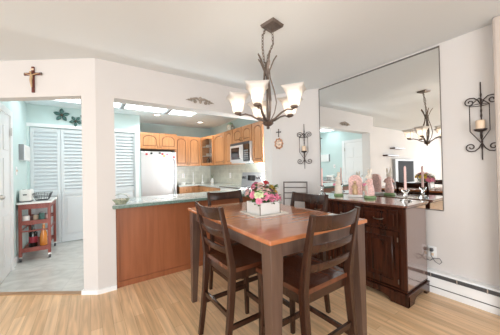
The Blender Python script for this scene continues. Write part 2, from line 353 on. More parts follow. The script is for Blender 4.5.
# ------------------------------------------------------------ kitchen
def arch_poly(x0, x1, z0, z1, rise, n=12):
    pts = [(x0, z0), (x1, z0), (x1, z1-rise)]
    if rise > 0:
        xm = (x0+x1)/2; hw = (x1-x0)/2
        for i in range(1, n):
            a = pi*i/n; sx = cos(a)
            e = rise*(sin(a)**.8)
            pts.append((xm+hw*sx*.92, z1-rise+e))
    pts.append((x0, z1-rise))
    return pts
def cab_door(parent, x0, x1, z0, z1, mf, mp, rise=.05, knob=None, handle=None, y=0, fw_=.055, mk=None, glass=False, name='door', pf=-.0195):
    d = MB()
    d.box(x0, x0+fw_, y-.022, y-.0, z0, z1).box(x1-fw_, x1, y-.022, y-.0, z0, z1).box(x0+fw_, x1-fw_, y-.022, y, z0, z0+fw_)
    ix0, ix1, iz1 = x0+fw_, x1-fw_, z1-fw_
    if rise > 0:
        ap = arch_poly(ix0, ix1, z0+fw_, iz1, rise)[3:-1]
        n = len(ap)
        top = [(ix1, z1)]+[(p[0], z1) for p in ap]+[(ix0, z1)]; low = [(ix1, iz1-rise)]+ap+[(ix0, iz1-rise)]
        for i in range(len(top)-1): d.prism([top[i], top[i+1], low[i+1], low[i]], y-.022, y-.0, 'y')
    else: d.box(ix0, ix1, y-.022, y, iz1, z1)
    do = d.build(name, mf, parent)
    g = .016
    if glass:
        MB().prism(arch_poly(ix0, ix1, z0+fw_, iz1, rise), y-.010, y-.007, 'y').build('pane', m_glass, do)
    else:
        MB().box(ix0-.002, ix1+.002, y-.008, y-.001, z0+fw_-.002, iz1+.002).build('groove_board', m_oakshade if mf is m_oak else mf, do)  # on oak doors the dark board colours in the groove shade
        MB().prism(arch_poly(ix0+g, ix1-g, z0+fw_+g, iz1-g, rise), y+pf, y-.007, 'y').build('panel', mp, do, bevel=.004)
    mk = mk or m_brassdark
    if knob: MB().tube([(knob[0], y-.02, knob[1]), (knob[0], y-.036, knob[1])], [.005, .009], 8).ball((knob[0], y-.042, knob[1]), .011).build('knob', mk, do)
    if handle:
        hx, hz, L = handle
        MB().tube([(hx, y-.02, hz-L/2), (hx, y-.045, hz-L/2+.01), (hx, y-.045, hz+L/2-.01), (hx, y-.02, hz+L/2)], .005, 6).build('handle', mk, do)
    return do
def cabinet(label, loc, rotz, Wd, Ht, Dp, ndoor, group, z_off=0, rise=.06, drawers=0, kn='low'):
    t = thing('kitchen_cabinet', label, 'cabinet', loc, rotz, group)
    MB().box(0, Wd, .0, Dp, 0, Ht).build('body', m_oak, t, bevel=.003)
    wd = Wd/ndoor
    for k in range(ndoor):
        x0, x1 = k*wd+.006, (k+1)*wd-.006
        top = Ht-.01
        if drawers:
            dr = MB().box(x0, x1, -.02, 0, Ht-.17, Ht-.015).box(x0+.03, x1-.03, -.026, -.02, Ht-.145, Ht-.04).build('drawer', m_oak2, t, bevel=.004)
            MB().ball(((x0+x1)/2, -.040, Ht-.09), .011).tube([((x0+x1)/2, -.02, Ht-.09), ((x0+x1)/2, -.035, Ht-.09)], .006).build('knob', m_brassdark, dr)
            top = Ht-.185
        inner = x1-.028 if (k % 2 == 0 and ndoor > 1) or ndoor == 1 else x0+.028
        kz = .05 if kn == 'low' else top-.06
        cab_door(t, x0, x1, .01, top, m_oak, m_oak2, rise, handle=(inner, kz+.02, .07))
    return t
U = 'oak wall cabinets with arched doors'
cabinet('short two-door oak cabinet above the refrigerator', (.93, 5.60, 1.76), 0, .82, .37, .55, 2, U, rise=.07)
cabinet('two-door oak wall cabinet right of the refrigerator', (1.76, 5.83, 1.375), 0, .68, .755, .318, 2, U)
# corner cabinet with a glass door
A = Vector((2.47, 5.84)); B = Vector((2.58, 5.30)); ang = math.atan2((B-A).y, (B-A).x); L = (B-A).length
t = thing('kitchen_cabinet', 'corner oak wall cabinet with glass door and dishes inside', 'cabinet', (A.x, A.y, 1.375), ang, U)
dp = .26
MB().box(0, L, 0, dp, 0, .02).box(0, L, 0, dp, .735, .755).box(0, .018, 0, dp, .02, .735).box(L-.018, L, 0, dp, .02, .735).build('body', m_oak, t)
MB().box(.018, L-.018, dp-.012, dp, .02, .735).build('back_panel', m_white, t)
MB().box(.02, L-.02, .03, dp-.015, .25, .262).box(.02, L-.02, .03, dp-.015, .49, .502).build('shelf', m_white, t)
cab_door(t, .004, L-.004, .01, .745, m_oak, m_oak2, .05, glass=True, handle=(L-.03, .08, .07))
inv = Matrix.Translation((A.x, A.y, 1.375)) @ Matrix.Rotation(ang, 4, 'Z')
for i, (lx, lz, n) in enumerate(((.16, .263, 5), (.38, .263, 4), (.16, .503, 4), (.38, .503, 5))):
    c = inv @ Vector((lx, .14, lz))
    pr = []
    for k in range(n): pr += [(.035, k*.012), (.085, k*.012+.009), (.085, k*.012+.011)]
    tag(MB().lathe(pr, c, 18).build('plate_stack', m_white2), ['stack of white plates on the middle shelf behind the glass door, at left', 'stack of white plates on the middle shelf behind the glass door, at right', 'stack of white plates on the top shelf behind the glass door, at left', 'stack of white plates on the top shelf behind the glass door, at right'][i], 'plates', 'plates in the glass-door cabinet')
for i, lx in enumerate((.12, .30)):
    c = inv @ Vector((lx, .14, .0205))
    tag(MB().lathe([(.03, 0), (.045, .05), (.045, .14), (.02, .18), (.02, .2)], c, 14).build('jar', [m_bottle, m_darkgrey][i]), ['dark jar on the bottom shelf behind the glass door, at left', 'dark grey jar on the bottom shelf behind the glass door, at right'][i], 'jar', 'jars in the glass-door cabinet')
# right run (fronts face -X): local x runs towards the camera
R90 = -pi/2
cabinet('tall narrow oak wall cabinet left of the microwave, beside the glass-door corner', (2.58, 5.27, 1.375), R90, .56, .755, .29, 1, U)
cabinet('tall narrow oak wall cabinet directly left of the microwave', (2.58, 4.70, 1.375), R90, .36, .755, .29, 1, U)
cabinet('short two-door oak cabinet above the microwave', (2.58, 4.33, 1.80), R90, .70, .33, .29, 2, U, rise=.05)
cabinet('tall narrow oak wall cabinet right of the microwave', (2.58, 3.615, 1.375), R90, .34, .755, .29, 1, U)
# base run
Gb = 'oak base cabinets'
cabinet('oak base cabinet with drawers under the back counter', (1.78, 5.56, 0), 0, .96, .87, .58, 3, Gb, drawers=1, rise=.04, kn='high')
cabinet('oak base cabinet under the side counter beyond the stove', (2.27, 5.50, 0), R90, 1.11, .87, .60, 2, Gb, drawers=1, rise=.04, kn='high')
tag(MB().prism([(1.76, 5.53), (2.24, 5.53), (2.24, 4.385), (2.875, 4.385), (2.875, 6.145), (1.76, 6.145)], .873, .91).build('kitchen_counter', m_counter2, bevel=.006), 'pale L-shaped stone counter below the tiled backsplash', 'counter')
tag(MB().box(1.76, 2.862, 6.137, 6.149, .911, 1.374).build('tile_backsplash', m_splash), 'beige-green tiled backsplash on the back wall', 'backsplash')
m_splash2.node_tree.nodes['Mapping'].inputs['Rotation'].default_value = (radians(90), 0, radians(90))
tag(MB().box(2.866, 2.879, 3.52, 6.135, .911, 1.374).build('tile_backsplash', m_splash2), 'beige-green tiled backsplash behind the stove', 'backsplash')
# refrigerator
t = thing('refrigerator', 'silver refrigerator with magnets under the short oak cabinet', 'refrigerator', (.94, 5.56, 0))
MB().box(0, .78, .06, .56, .03, 1.69).build('body', m_darkgrey, t)
dr = MB().box(.0, .78, 0, .055, .45, 1.70).build('door', m_steel, t, bevel=.01)
MB().tube([(.72, 0, .62), (.72, -.05, .66), (.72, -.05, 1.50), (.72, 0, 1.54)], .012, 8).build('handle', m_darkgrey, dr)
dr2 = MB().box(.0, .78, 0, .055, .05, .43).build('freezer_drawer', m_steel, t, bevel=.01)
MB().tube([(.1, 0, .38), (.13, -.05, .38), (.65, -.05, .38), (.68, 0, .38)], .012, 8).build('handle', m_darkgrey, dr2)
for hx in (.05, .70): MB().box(hx, hx+.04, -.005, .05, 1.70, 1.725).build('hinge_cover', m_darkgrey, t)
MB().box(0, .78, .01, .05, .0, .045).build('kick_plate', m_darkgrey, t)
mg = [(.10, 1.62, m_fabricred), (.20, 1.64, m_bottle), (.25, 1.60, m_white2), (.38, 1.65, m_darkgrey), (.44, 1.63, m_fabricred), (.48, 1.585, m_yellow), (.55, 1.62, m_fpink), (.68, 1.62, m_white2), (.70, 1.56, m_fabricred)]
ml = ['red magnet at the left of the refrigerator door', 'black magnet left of centre on the refrigerator door', 'white magnet below the black one on the refrigerator', 'dark grey magnet at the top centre of the refrigerator', 'red magnet right of centre on the refrigerator door', 'yellow magnet lowest in the row on the refrigerator', 'pink magnet on the refrigerator door', 'white note magnet near the refrigerator handle', 'small red magnet beside the refrigerator handle']
for (x, z, m), lb in zip(mg, ml):
    tag(MB().box(.94+x, .94+x+.045, 5.551, 5.5595, z, z+.04).build('fridge_magnet', m, bevel=.003), lb, 'magnet', 'magnets on the refrigerator')
# microwave
t = thing('microwave', 'over-range microwave with dark window, steel frame and keypad', 'microwave', (2.49, 4.325, 1.385), R90)
MB().box(0, .70, .02, .385, 0, .41).build('body', m_steel, t, bevel=.005)
dr = MB().box(0, .50, -.01, .018, .03, .36).build('door', m_steel, t, bevel=.004)
MB().box(.05, .41, -.014, -.009, .075, .315).build('window', m_black, dr)
MB().tube([(.46, -.01, .07), (.46, -.05, .10), (.46, -.058, .20), (.46, -.05, .30), (.46, -.01, .33)], .011, 8).build('handle', m_steel, dr)
kp = MB().box(.51, .70, -.01, .018, .03, .36).build('control_panel', m_black, t)
k = MB()
for i in range(3):
    for j in range(5): k.box(.54+i*.05, .575+i*.05, -.014, -.010, .06+j*.04, .085+j*.04)
k.build('keypad', m_grey, kp)
v = MB().box(0, .70, -.005, .018, .365, .41)
v.build('vent_grille', m_darkgrey, t)
# stove
t = thing('stove', 'black glass-top electric stove with raised control panel', 'stove', (2.235, 4.37, 0), R90)
MB().box(0, .75, .02, .62, .02, .90).build('body', m_white2, t)
MB().box(-.003, .753, .0, .62, .90, .915).build('cooktop', m_black, t, bevel=.004)
od = MB().box(.01, .74, -.005, .018, .22, .80).build('oven_door', m_black, t, bevel=.004)
MB().tube([(.08, 0, .74), (.1, -.04, .74), (.65, -.04, .74), (.67, 0, .74)], .011).build('handle', m_steel, od)
for bx, by, br_ in ((.19, .16, .10), (.19, .44, .075), (.55, .16, .075), (.55, .44, .10)):
    MB().lathe([(br_, 0), (br_, .002), (br_-.006, .002), (br_-.006, 0)], (bx, by, .9145), 24, cap=False).build('burner_ring', m_grey, t)
bp = MB().prism([(.54, .915), (.625, .915), (.625, 1.19), (.58, 1.19)], 0, .75, 'x').build('control_panel', m_grey, t)
MB().box(.25, .50, .552, .575, 1.02, 1.13).build('display', m_black, bp)
for i, kx in enumerate((.06, .15, .60, .69)):
    MB().tube([(kx, .585, 1.09), (kx, .535, 1.075)], .026, 12).build('knob', m_darkgrey, bp)
# pot on the cabinets
t = thing('ginger_jar', 'painted round jar with dark lid on top of the wall cabinets', 'jar', (2.70, 4.66, 2.131))
MB().lathe([(.045, 0), (.085, .03), (.095, .08), (.085, .13), (.06, .16)], (0, 0, 0), 22).build('body', mat('painted_ceramic', (.55, .48, .38), .35, noise=.75, nscale=22), t)
MB().lathe([(.065, .161), (.065, .175), (.05, .185), (.015, .19), (.015, .205), (.005, .212)], (0, 0, 0), 18).build('lid', m_green, t)
# things on the back counter
for x, h, lb in ((2.29, .30, 'tall slender white candle on the kitchen counter below the oak cabinets'), (2.55, .22, 'shorter slender white candle on the kitchen counter')):
    t = thing('taper_candle', lb, 'candle', (x, 5.98, .911), 0, 'candles on the kitchen counter')
    MB().lathe([(.04, 0), (.04, .01), (.012, .03), (.02, .05)], (0, 0, 0), 14).build('holder', m_white2, t)
    MB().lathe([(.013, .05), (.012, h), (.004, h+.01)], (0, 0, 0), 10).build('candle', m_white2, t)
t = thing('vase', 'small white vase with a green sprig in the kitchen corner', 'vase', (2.78, 5.85, .911))
MB().lathe([(.03, 0), (.05, .04), (.045, .08), (.02, .11), (.026, .13)], (0, 0, 0), 16).build('body', m_white2, t)
sp = MB()
for a in range(5):
    sp.tube([(0, 0, .1), (.02*cos(a*1.3), .02*sin(a*1.3), .18), (.045*cos(a*1.3), .045*sin(a*1.3), .2+.01*a)], [.003, .004, .001], 5)
sp.build('sprig', m_leaf, t)
for loc, rz, lb in (((2.07, 6.134, 1.12), 0, 'white outlet on the backsplash right of the refrigerator'), ((2.863, 5.0, 1.12), R90, 'white outlet on the side backsplash left of the stove')):
    t = thing('wall_outlet', lb, 'outlet', loc, rz, 'outlets on the backsplash')
    MB().box(-.04, .04, -.006, .001, -.06, .06).build('cover_plate', m_white, t, bevel=.002)
    MB().box(-.012, .012, -.009, -.006, .012, .04).box(-.012, .012, -.009, -.006, -.04, -.012).build('socket', m_cream, t)
tag(MB().lathe([(.07, 0), (.085, .05), (.08, .055), (.06, .012)], (1.95, 5.85, .911), 20).build('serving_bowl', m_white2), 'white bowl at the left end of the back kitchen counter', 'bowl')

# ------------------------------------------------------------ peninsula
t = thing('peninsula_cabinet', 'cherry brown peninsula base panel below the green counter', 'cabinet', (.24, YB+.02, 0))
MB().box(.236, 2.42, YB+.03, YB+.60, .0, .862).build('body', m_pen, t, True)
MB().box(.238, .262, YB+.012, YB+.03, 0, .862).box(2.39, 2.42, YB+.012, YB+.03, 0, .862).build('corner_strip', m_pen, t, True, bevel=.002)
MB().box(.262, 2.39, YB+.018, YB+.03, 0, .06).build('toe_board', m_pen, t, True)
pc = [(.20, YB-.07), (.215, YB-.085), (2.41, YB-.085), (2.42, YB-.02), (2.42, YB+.66), (.238, YB+.66), (.238, YB-.002), (.20, YB-.03)]
t = thing('peninsula_counter', 'peninsula counter with dark green front edge, top lightened for reflected light', 'counter', (.24, YB, .863))
MB().prism(pc, .863, .899).build('edge_band', m_counter, t, True, bevel=.008)
MB().prism([(x+(.008 if x < 1 else -.004), y+(.008 if y < YB else -.006)) for x, y in pc], .899, .904).build('countertop', m_counter2, t, True)  # pale top slab colours in the bright reflection on the counter
# wire basket on the counter
t = thing('wicker_basket', 'small oval grey-green basket with handle on the counter end', 'basket', (.285, 2.89, .904), -.6)
bk = MB()
for k in range(6):
    r = .040+.006*k; z = .006+.009*k
    bk.tube([(r*1.25*cos(a*pi/12), r*sin(a*pi/12), z) for a in range(25)], .0042, 6)
for a in range(16):
    bk.tube([(.040*1.25*cos(a*pi/8), .040*sin(a*pi/8), .003), (.072*1.25*cos(a*pi/8), .072*sin(a*pi/8), .055)], .003, 5)
bk.lathe([(.042, .001), (.042, .006)], n=14)
bk.build('bowl', m_wicker, t)
MB().tube([(.085*cos(a*pi/10), 0, .05+.06*sin(a*pi/10)) for a in range(11)], .003, 6).build('handle', m_wicker, t)
fb = MB()
for a in range(7): fb.ball((.04*cos(a*.9), .028*sin(a*.9), .045), (.016, .014, .012), 8, 6)
fb.build('contents', m_fur, t)

# ------------------------------------------------------------ hall: cart and its load
cx0, cx1, cy0, cy1 = -.825, -.475, 4.58, 5.28
t = thing('kitchen_cart', 'red-stained wooden rolling cart with white top by the closet', 'cart', ((cx0+cx1)/2, (cy0+cy1)/2, 0))
MB().box(cx0-.015, cx1+.02, cy0-.03, cy1+.02, .82, .845).build('top', m_white2, t, True, bevel=.005)
for x in (cx0, cx1-.035):
    for y in (cy0, cy1-.035):
        MB().box(x, x+.035, y, y+.035, .075, .82).build('leg', m_cart, t, True, bevel=.003)
        c = MB(); c.xc = None
        xx, yy = x+.018, y+.018
        c.add(*(lambda m: (m.v, m.f))(MB().tube([(xx-.012, yy, .03), (xx+.012, yy, .03)], .028, 14)))
        w_ = c.build('caster', m_darkgrey, t, True)
        MB().box(xx-.018, xx+.018, yy-.008, yy+.008, .045, .075).build('caster_fork', m_nickel, w_, False) if False else MB().box(xx-.018, xx+.018, yy-.008, yy+.008, .045, .076).build('caster_fork', m_nickel, t, True)
rl = MB().box(cx0+.03, cx1-.03, cy0+.004, cy0+.028, .745, .82).box(cx0+.03, cx1-.03, cy1-.028, cy1-.004, .745, .82)
rl.box(cx0+.004, cx0+.028, cy0+.03, cy1-.03, .745, .82).box(cx1-.028, cx1-.004, cy0+.03, cy1-.03, .745, .82).build('apron', m_cart, t, True)
for z, nm in ((.16, 'lower_shelf'), (.55, 'upper_shelf')):
    s_ = MB()
    for k in range(5):
        x = cx0+.036+k*.058; s_.box(x, x+.048, cy0+.02, cy1-.02, z, z+.014)
    s_.box(cx0+.03, cx1-.03, cy0+.006, cy0+.022, z-.03, z+.03).box(cx0+.03, cx1-.03, cy1-.022, cy1-.006, z-.03, z+.03)
    s_.build(nm, m_cart, t, True)
MB().box(cx0+.03, cx1-.03, cy0+.008, cy0+.02, .42, .44).box(cx0+.008, cx0+.02, cy0+.03, cy1-.03, .42, .44).box(cx1-.02, cx1-.008, cy0+.03, cy1-.03, .42, .44).build('rail', m_cart, t, True)
def bottle(x, y, z, m, label, prof, lab=None):
    t = thing('bottle', label, 'bottle', (x, y, z), 0, 'bottles on the cart')
    MB().lathe(prof, n=18).build('body', m, t)
    zt = prof[-1][1]; MB().lathe([(.016, zt), (.016, zt+.03)], n=12).build('cap', m_redlabel if lab else m_cream, t)
    if lab: MB().lathe([(.0515, .06), (.0515, .15)], n=20, cap=False).build('wine_label', m_redlabel, t)
bottle(-.69, 4.72, .175, m_bottle, 'dark wine bottle with red label on the bottom cart shelf', [(.045, 0), (.05, .01), (.05, .20), (.018, .26), (.015, .32)], 1)
bottle(-.57, 4.70, .175, m_orange, 'tall amber orange bottle on the bottom cart shelf', [(.04, 0), (.046, .01), (.042, .17), (.016, .26), (.015, .31)])
t = thing('toaster', 'white two-slot toaster on the left of the cart top', 'toaster', (-.755, 4.72, .846))
MB().box(-.065, .065, -.12, .12, .01, .18).build('body', m_white2, t, bevel=.025)
MB().box(-.035, -.015, -.09, .09, .176, .1815).box(.015, .035, -.09, .09, .176, .1815).build('slot', m_darkgrey, t)
MB().box(-.02, .02, -.135, -.119, .10, .115).build('lever', m_darkgrey, t)
MB().box(-.06, .06, -.11, .11, 0, .01).build('base', m_darkgrey, t)
t = thing('wire_rack', 'dark wire rack on the cart top beside the toaster', 'rack', (-.585, 4.80, .846))
rk = MB()
for z, sx, sy in ((.004, .065, .12), (.06, .08, .15), (.11, .10, .17)):
    rk.tube([(-sx, -sy, z), (sx, -sy, z), (sx, sy, z), (-sx, sy, z), (-sx, -sy, z)], .0035, 6)
for k in range(6):
    y = -.12+k*.048; rk.tube([(-.10, y*1.4, .11), (-.065, y, .004), (.065, y, .004), (.10, y*1.4, .11)], .0025, 5)
for k in range(3):
    x = -.05+k*.05; rk.tube([(x*1.5, -.17, .11), (x, -.12, .004), (x, .12, .004), (x*1.5, .17, .11)], .0025, 5)
rk.build('wire_frame', m_darkgrey, t)
its = [(-.76, .66, .045, .09, m_white2, 'white round canister on the upper cart shelf, at left', 'canister'),
       (-.66, .72, .030, .08, m_cream, 'cream jar on the upper cart shelf beside the canister', 'jar'),
       (-.59, .70, .035, .11, m_verd, 'dark green tin on the upper cart shelf', 'tin'),
       (-.53, .76, .03, .07, m_pinkwax, 'pink jar on the upper cart shelf, at right', 'jar')]
for x, y, r, h, m, lb, ct in its:
    t = thing('storage_jar', lb, ct, (x, 4+y, .5645), 0, 'jars on the upper cart shelf')
    MB().lathe([(r*.9, 0), (r, .01), (r, h*.8), (r*.8, h*.9)], n=16).build('body', m, t)
    MB().lathe([(r*.85, h*.9), (r*.85, h), (r*.3, h*1.05)], n=14).build('lid', m_grey, t)
# chime box and switch on the hall wall
t = thing('door_chime', 'white ribbed chime box on the teal hall wall', 'chime', (HX, 5.02, 1.58))
MB().box(0, .06, -.22, .22, -.12, .12).build('cover', m_white, t, bevel=.008)
rb = MB()
for k in range(9): rb.box(.06, .064, -.18+k*.044, -.16+k*.044, -.10, .10)
rb.build('grille', m_white2, t)
MB().box(.001, .058, -.232, -.219, -.118, .118).build('side_plate', m_grey, t)
t = thing('light_switch', 'small white light switch below the chime box', 'switch', (HX, 4.63, 1.30))
MB().box(0, .006, -.04, .04, -.06, .06).build('cover_plate', m_white, t, bevel=.002)
MB().box(.006, .016, -.008, .008, -.012, .014).build('toggle', m_cream, t)
# metal flowers above the closet
def metal_flower(x, z, r, n, lb, rot):
    t = thing('metal_flower', lb, 'wall decoration', (x, YC, z), 0, 'metal flowers over the closet')
    for k in range(n):
        a = rot+2*pi*k/n; p = MB(); rings = []
        for (u, wv, dy) in ((.10, .06, -.012), (.35, .20, -.022), (.6, .27, -.028), (.85, .17, -.026), (1.0, .02, -.018)):
            c = Vector((cos(a), 0, sin(a))); s = Vector((-sin(a), 0, cos(a)))
            rings.append([tuple(c*r*u+s*r*wv*q+Vector((0, dy-.010*(1-abs(q))+e, 0))) for q, e in ((-1, 0), (-.5, 0), (0, 0), (.5, 0), (1, 0), (.5, .004), (0, .004), (-.5, .004))])
        p.loft(rings); p.build('petal', m_verd, t)
    MB().ball((0, -.030, 0), (r*.17, .012, r*.17)).build('flower_centre', m_brassdark, t)
    MB().tube([(0, -.02, 0), (0, 0, 0)], .006).build('mount', m_iron, t)
metal_flower(-.385, 2.295, .12, 5, 'largest metal flower above the closet doors, at left', .3)
metal_flower(-.185, 2.205, .10, 5, 'smaller metal flower lower right of the largest one', .9)
metal_flower(-.03, 2.27, .10, 5, 'metal flower partly hidden by the column edge', .1)

# ------------------------------------------------------------ wall decoration in the dining room
t = thing('crucifix', 'dark wooden crucifix with gilded figure above the hall opening', 'crucifix', (*C(.648), 2.23), -ca)
MB().box(-.013, .013, -.016, -.001, -.135, .135).build('upright', m_crosswood, t, bevel=.003)
MB().box(-.085, .085, -.016, -.001, .045, .071).build('crossbar', m_crosswood, t, bevel=.003)
MB().box(-.016, .016, -.021, -.016, .095, .113).build('plaque', m_cream, t)
for sx, sz in ((-1, 0), (1, 0)): MB().ball((sx*.086, -.009, .058), (.011, .008, .017), 10, 6).build('finial', m_bronze, t)
fg = MB()
fg.tube([(0, -.026, -.085), (.004, -.034, -.05), (-.004, -.030, -.012), (0, -.028, .02), (0, -.028, .045), (0, -.03, .055)], [.006, .009, .012, .012, .014, .006], 8)
for s in (-1, 1): fg.tube([(s*.010, -.028, .043), (s*.04, -.024, .052), (s*.075, -.018, .064)], [.006, .005, .004], 6)
fg.ball((-.004, -.034, .067), (.010, .011, .013), 10, 8)
fg.build('figure', m_corpus, t)
# carved scroll over the pass-through
t = thing('scroll_plaque', 'carved taupe scroll ornament above the pass-through', 'wall decoration', (1.22, YB, 2.165))
sc = MB()
def spiral(cx, cz, r0, turns, dirn, start, y=-.012, n=26, sx=1):
    pts = []
    for i in range(n+1):
        u = i/n; a = start+dirn*turns*2*pi*u; r = r0*(1-u*.85)
        pts.append((cx+sx*r*cos(a), y, cz+r*sin(a)))
    return pts
for s in (-1, 1):
    sc.tube([(0, -.014, .0), (s*.05, -.014, .028), (s*.10, -.014, .018), (s*.15, -.012, -.004), (s*.195, -.01, -.012)], [.012, .013, .011, .008, .003], 8)
    sc.tube(spiral(s*.07, -.018, .024, 1.4, -s, pi/2), .007, 6)
    sc.tube(spiral(s*.125, -.012, .018, 1.2, s, pi), .005, 6)
    for k in range(5): sc.ball((s*(.03+.032*k), -.014, .026-.008*k+.010*(k % 2)), (.018, .010, .011), 8, 6)
sc.ball((0, -.014, .018), (.026, .014, .036)); sc.ball((0, -.014, -.02), (.018, .010, .016))
sc.build('relief', m_stonebeige, t)
# small cross and plaque on the diagonal wall
dz = math.atan2(DD.y, DD.x)
t = thing('wall_cross', 'small dark ornate cross on the wall above the round plaque', 'cross', (*D(.125), 1.82), dz)
MB().box(-.006, .006, -.010, -.001, -.055, .055).box(-.032, .032, -.010, -.001, .008, .020).build('body', m_iron, t, bevel=.002)
MB().ball((0, -.006, .055), .010, 8, 6).ball((0, -.006, -.055), .010, 8, 6).ball((.032, -.006, .014), .010, 8, 6).ball((-.032, -.006, .014), .010, 8, 6).build('finial', m_iron, t)
t = thing('round_plaque', 'round painted plaque in a brown scalloped frame below the small cross', 'plaque', (*D(.125), 1.65), dz)
pr = MB(); pr.loft([[((.072+.006*cos(9*a))*s_*cos(a)*.95, y, (.072+.006*cos(9*a))*s_*sin(a)*1.2) for a in [2*pi*i/54 for i in range(54)]] for s_, y in ((1, -.001), (1, -.014), (.8, -.020), (.72, -.012))])
pr.build('frame', m_plaque, t)
MB().loft([[(.050*q*cos(a), y, .062*q*sin(a)) for a in [2*pi*i/28 for i in range(28)]] for q, y in ((1, -.013), (.8, -.019), (.4, -.022))]).build('picture', mat('painted_centre', (.62, .48, .38), .5, noise=.6, nscale=40), t)

def sconce(label, loc, rz):
    t = thing('candle_sconce', label, 'sconce', loc, rz)     # local: x across the wall, -y into the room, z up
    zs = 0
    MB().tube([(0, -.012, -.34+.68*i/30) for i in range(31)], [.0045+.0035*(i % 2)*(1 if 3 < i < 27 else 0) for i in range(31)], 6).build('backbone', m_iron, t)
    for s in (-1, 1):
        for z0, d_ in ((.17, 1), (-.22, -1)):
            pts = [(0, -.012, z0-d_*.03), (s*.02, -.014, z0+d_*.015), (s*.045, -.014, z0+d_*.04)]+spiral(s*.072, z0+d_*.005, .038, 1.35, -s*d_, pi/2*d_, y=-.014, n=22)
            MB().tube(pts, .0045, 6).build('scroll', m_iron, t)
    y1 = -.075; fw2 = .062
    fr = MB()
    fr.tube([(0, y1, .19), (-fw2, y1, .13), (-fw2, y1, -.09), (0, y1+.02, -.19)], .0038, 6).tube([(0, y1, .19), (fw2, y1, .13), (fw2, y1, -.09), (0, y1+.02, -.19)], .0038, 6)
    fr.tube([(fw2*cos(2*pi*i/24), y1+.045*sin(2*pi*i/24), .13) for i in range(25)], .0032, 6)
    fr.tube([(0, -.012, .19), (0, y1, .19)], .0038, 6).tube([(0, -.012, -.19), (0, y1+.02, -.19)], .0038, 6)
    fr.build('lantern_frame', m_iron, t)
    pl = MB().lathe([(.012, -.118), (.035, -.110), (.044, -.096), (.041, -.094), (.01, -.104)], (0, -.055, .02), 20)
    pl.tube([(0, -.012, -.16), (0, -.04, -.15), (0, -.055, -.12), (0, -.055, -.10)], .006, 6)
    pl.build('candle_dish', m_iron, t)
    tag_c = MB().lathe([(.030, 0), (.031, .075), (.028, .082), (.015, .078)], (0, -.055, -.080), 22)
    c = tag(tag_c.xf(Matrix.Translation(loc) @ Matrix.Rotation(rz, 4, 'Z')).build('pillar_candle', m_cream), 'cream pillar candle in the '+('iron sconce right of the mirror' if rz == R90 else 'iron sconce left of the mirror'), 'candle', 'pillar candles in the sconces')
    return t
sconce('black wrought iron candle sconce right of the mirror', (XA, .52, 1.63), R90)
sconce('black wrought iron candle sconce left of the mirror', (*D(.525), 1.585), dz)

# mirror
t = thing('wall_mirror', 'large frameless wall mirror above the sideboard', 'mirror', (XA, 1.53, 1.6))
MB().box(XA-.006, XA-.0005, .807, 2.245, .815, 2.405).build('glass', m_mirror, t, True)
MB().box(XA-.012, XA-.0005, .803, 2.249, 2.405, 2.418).box(XA-.010, XA-.0005, .801, .807, .815, 2.418).box(XA-.010, XA-.0005, 2.245, 2.251, .815, 2.418).box(XA-.010, XA-.0005, .803, 2.249, .805, .815).build('edge_strip', m_dkmetal, t, True)

# baseboard heater
t = thing('baseboard_heater', 'long white baseboard heater with dark slots along the right wall', 'heater', (XA, 1.3, 0))
hy0, hy1 = .424, 2.17
MB().prism([(XA-.001, 0.0), (XA-.06, .0), (XA-.064, .03), (XA-.064, .155), (XA-.058, .158), (XA-.02, .158), (XA-.02, .19), (XA-.055, .19), (XA-.050, .205), (XA-.001, .215)], hy0, hy1, 'y').build('cover', m_white, t, True)
MB().box(XA-.066, XA-.022, hy0, hy1, .1585, .1895).build('top_slot', m_darkgrey, t, True)
MB().box(XA-.0665, XA-.0642, hy0, hy1, .062, .070).build('lower_slot', m_darkgrey, t, True)
for k in range(8): MB().box(XA-.069, XA-.0665, .50+k*.2, .508+k*.2, .155, .192).build('clip', m_nickel, t, True)
# outlet with plug and cord
t = thing('wall_outlet', 'white wall outlet right of the sideboard with a cord plugged in', 'outlet', (XA, .905, .385), R90)
MB().box(-.035, .035, -.006, -.0005, -.057, .057).build('cover_plate', m_white, t, bevel=.002)
MB().box(-.012, .012, -.009, -.006, -.035, -.010).build('socket', m_cream, t)
t = thing('power_cord', 'black plug and looped cord hanging from the wall outlet', 'cord', (XA, .905, .40))
MB().box(XA-.04, XA-.0095, .892, .918, .395, .425).build('plug', m_darkgrey, t, True, bevel=.004)
MB().tube([(XA-.04, .905, .41), (XA-.055, .90, .36), (XA-.05, .87, .31), (XA-.04, .84, .29), (XA-.035, .82, .315), (XA-.04, .835, .345), (XA-.05, .88, .34), (XA-.055, .91, .31), (XA-.05, .935, .315), (XA-.04, .96, .335)], .0035, 6).build('cable', m_darkgrey, t, True)

# ------------------------------------------------------------ living room seen in the mirror
ly = PL[1]
t = thing('television', 'black television with a wide grey frame on the far wall, seen in the mirror', 'television', (-3.03, ly, 1.06))
MB().box(-3.75, -2.32, ly-.09, ly-.01, .64, 1.50).build('frame', m_grey, t, True, bevel=.01)
MB().box(-3.66, -2.52, ly-.095, ly-.088, .72, 1.43).build('screen', m_tvblack, t, True)
for a, b, z, lb in ((-2.88, -2.19, 1.81, 'upper dark floating shelf on the far wall, seen in the mirror'), (-2.44, -1.73, 1.575, 'lower dark floating shelf on the far wall, seen in the mirror')):
    tag(MB().box(a, b, ly-.15, ly-.001, z, z+.04).build('wall_shelf', m_side, bevel=.003), lb, 'shelf', 'floating shelves on the far wall')
t = thing('media_console', 'dark wooden low console below the television, seen in the mirror', 'console', (-3.05, ly-.25, 0))
MB().box(-3.9, -2.2, ly-.45, ly-.02, .06, .55).build('body', m_side, t, True, bevel=.005)
MB().box(-3.93, -2.17, ly-.47, ly-.01, .55, .58).build('top', m_side, t, True, bevel=.005)
for k in range(3): MB().box(-3.88+k*.56, -3.34+k*.56, ly-.465, ly-.451, .09, .53).build('door', m_side, t, True, bevel=.004)
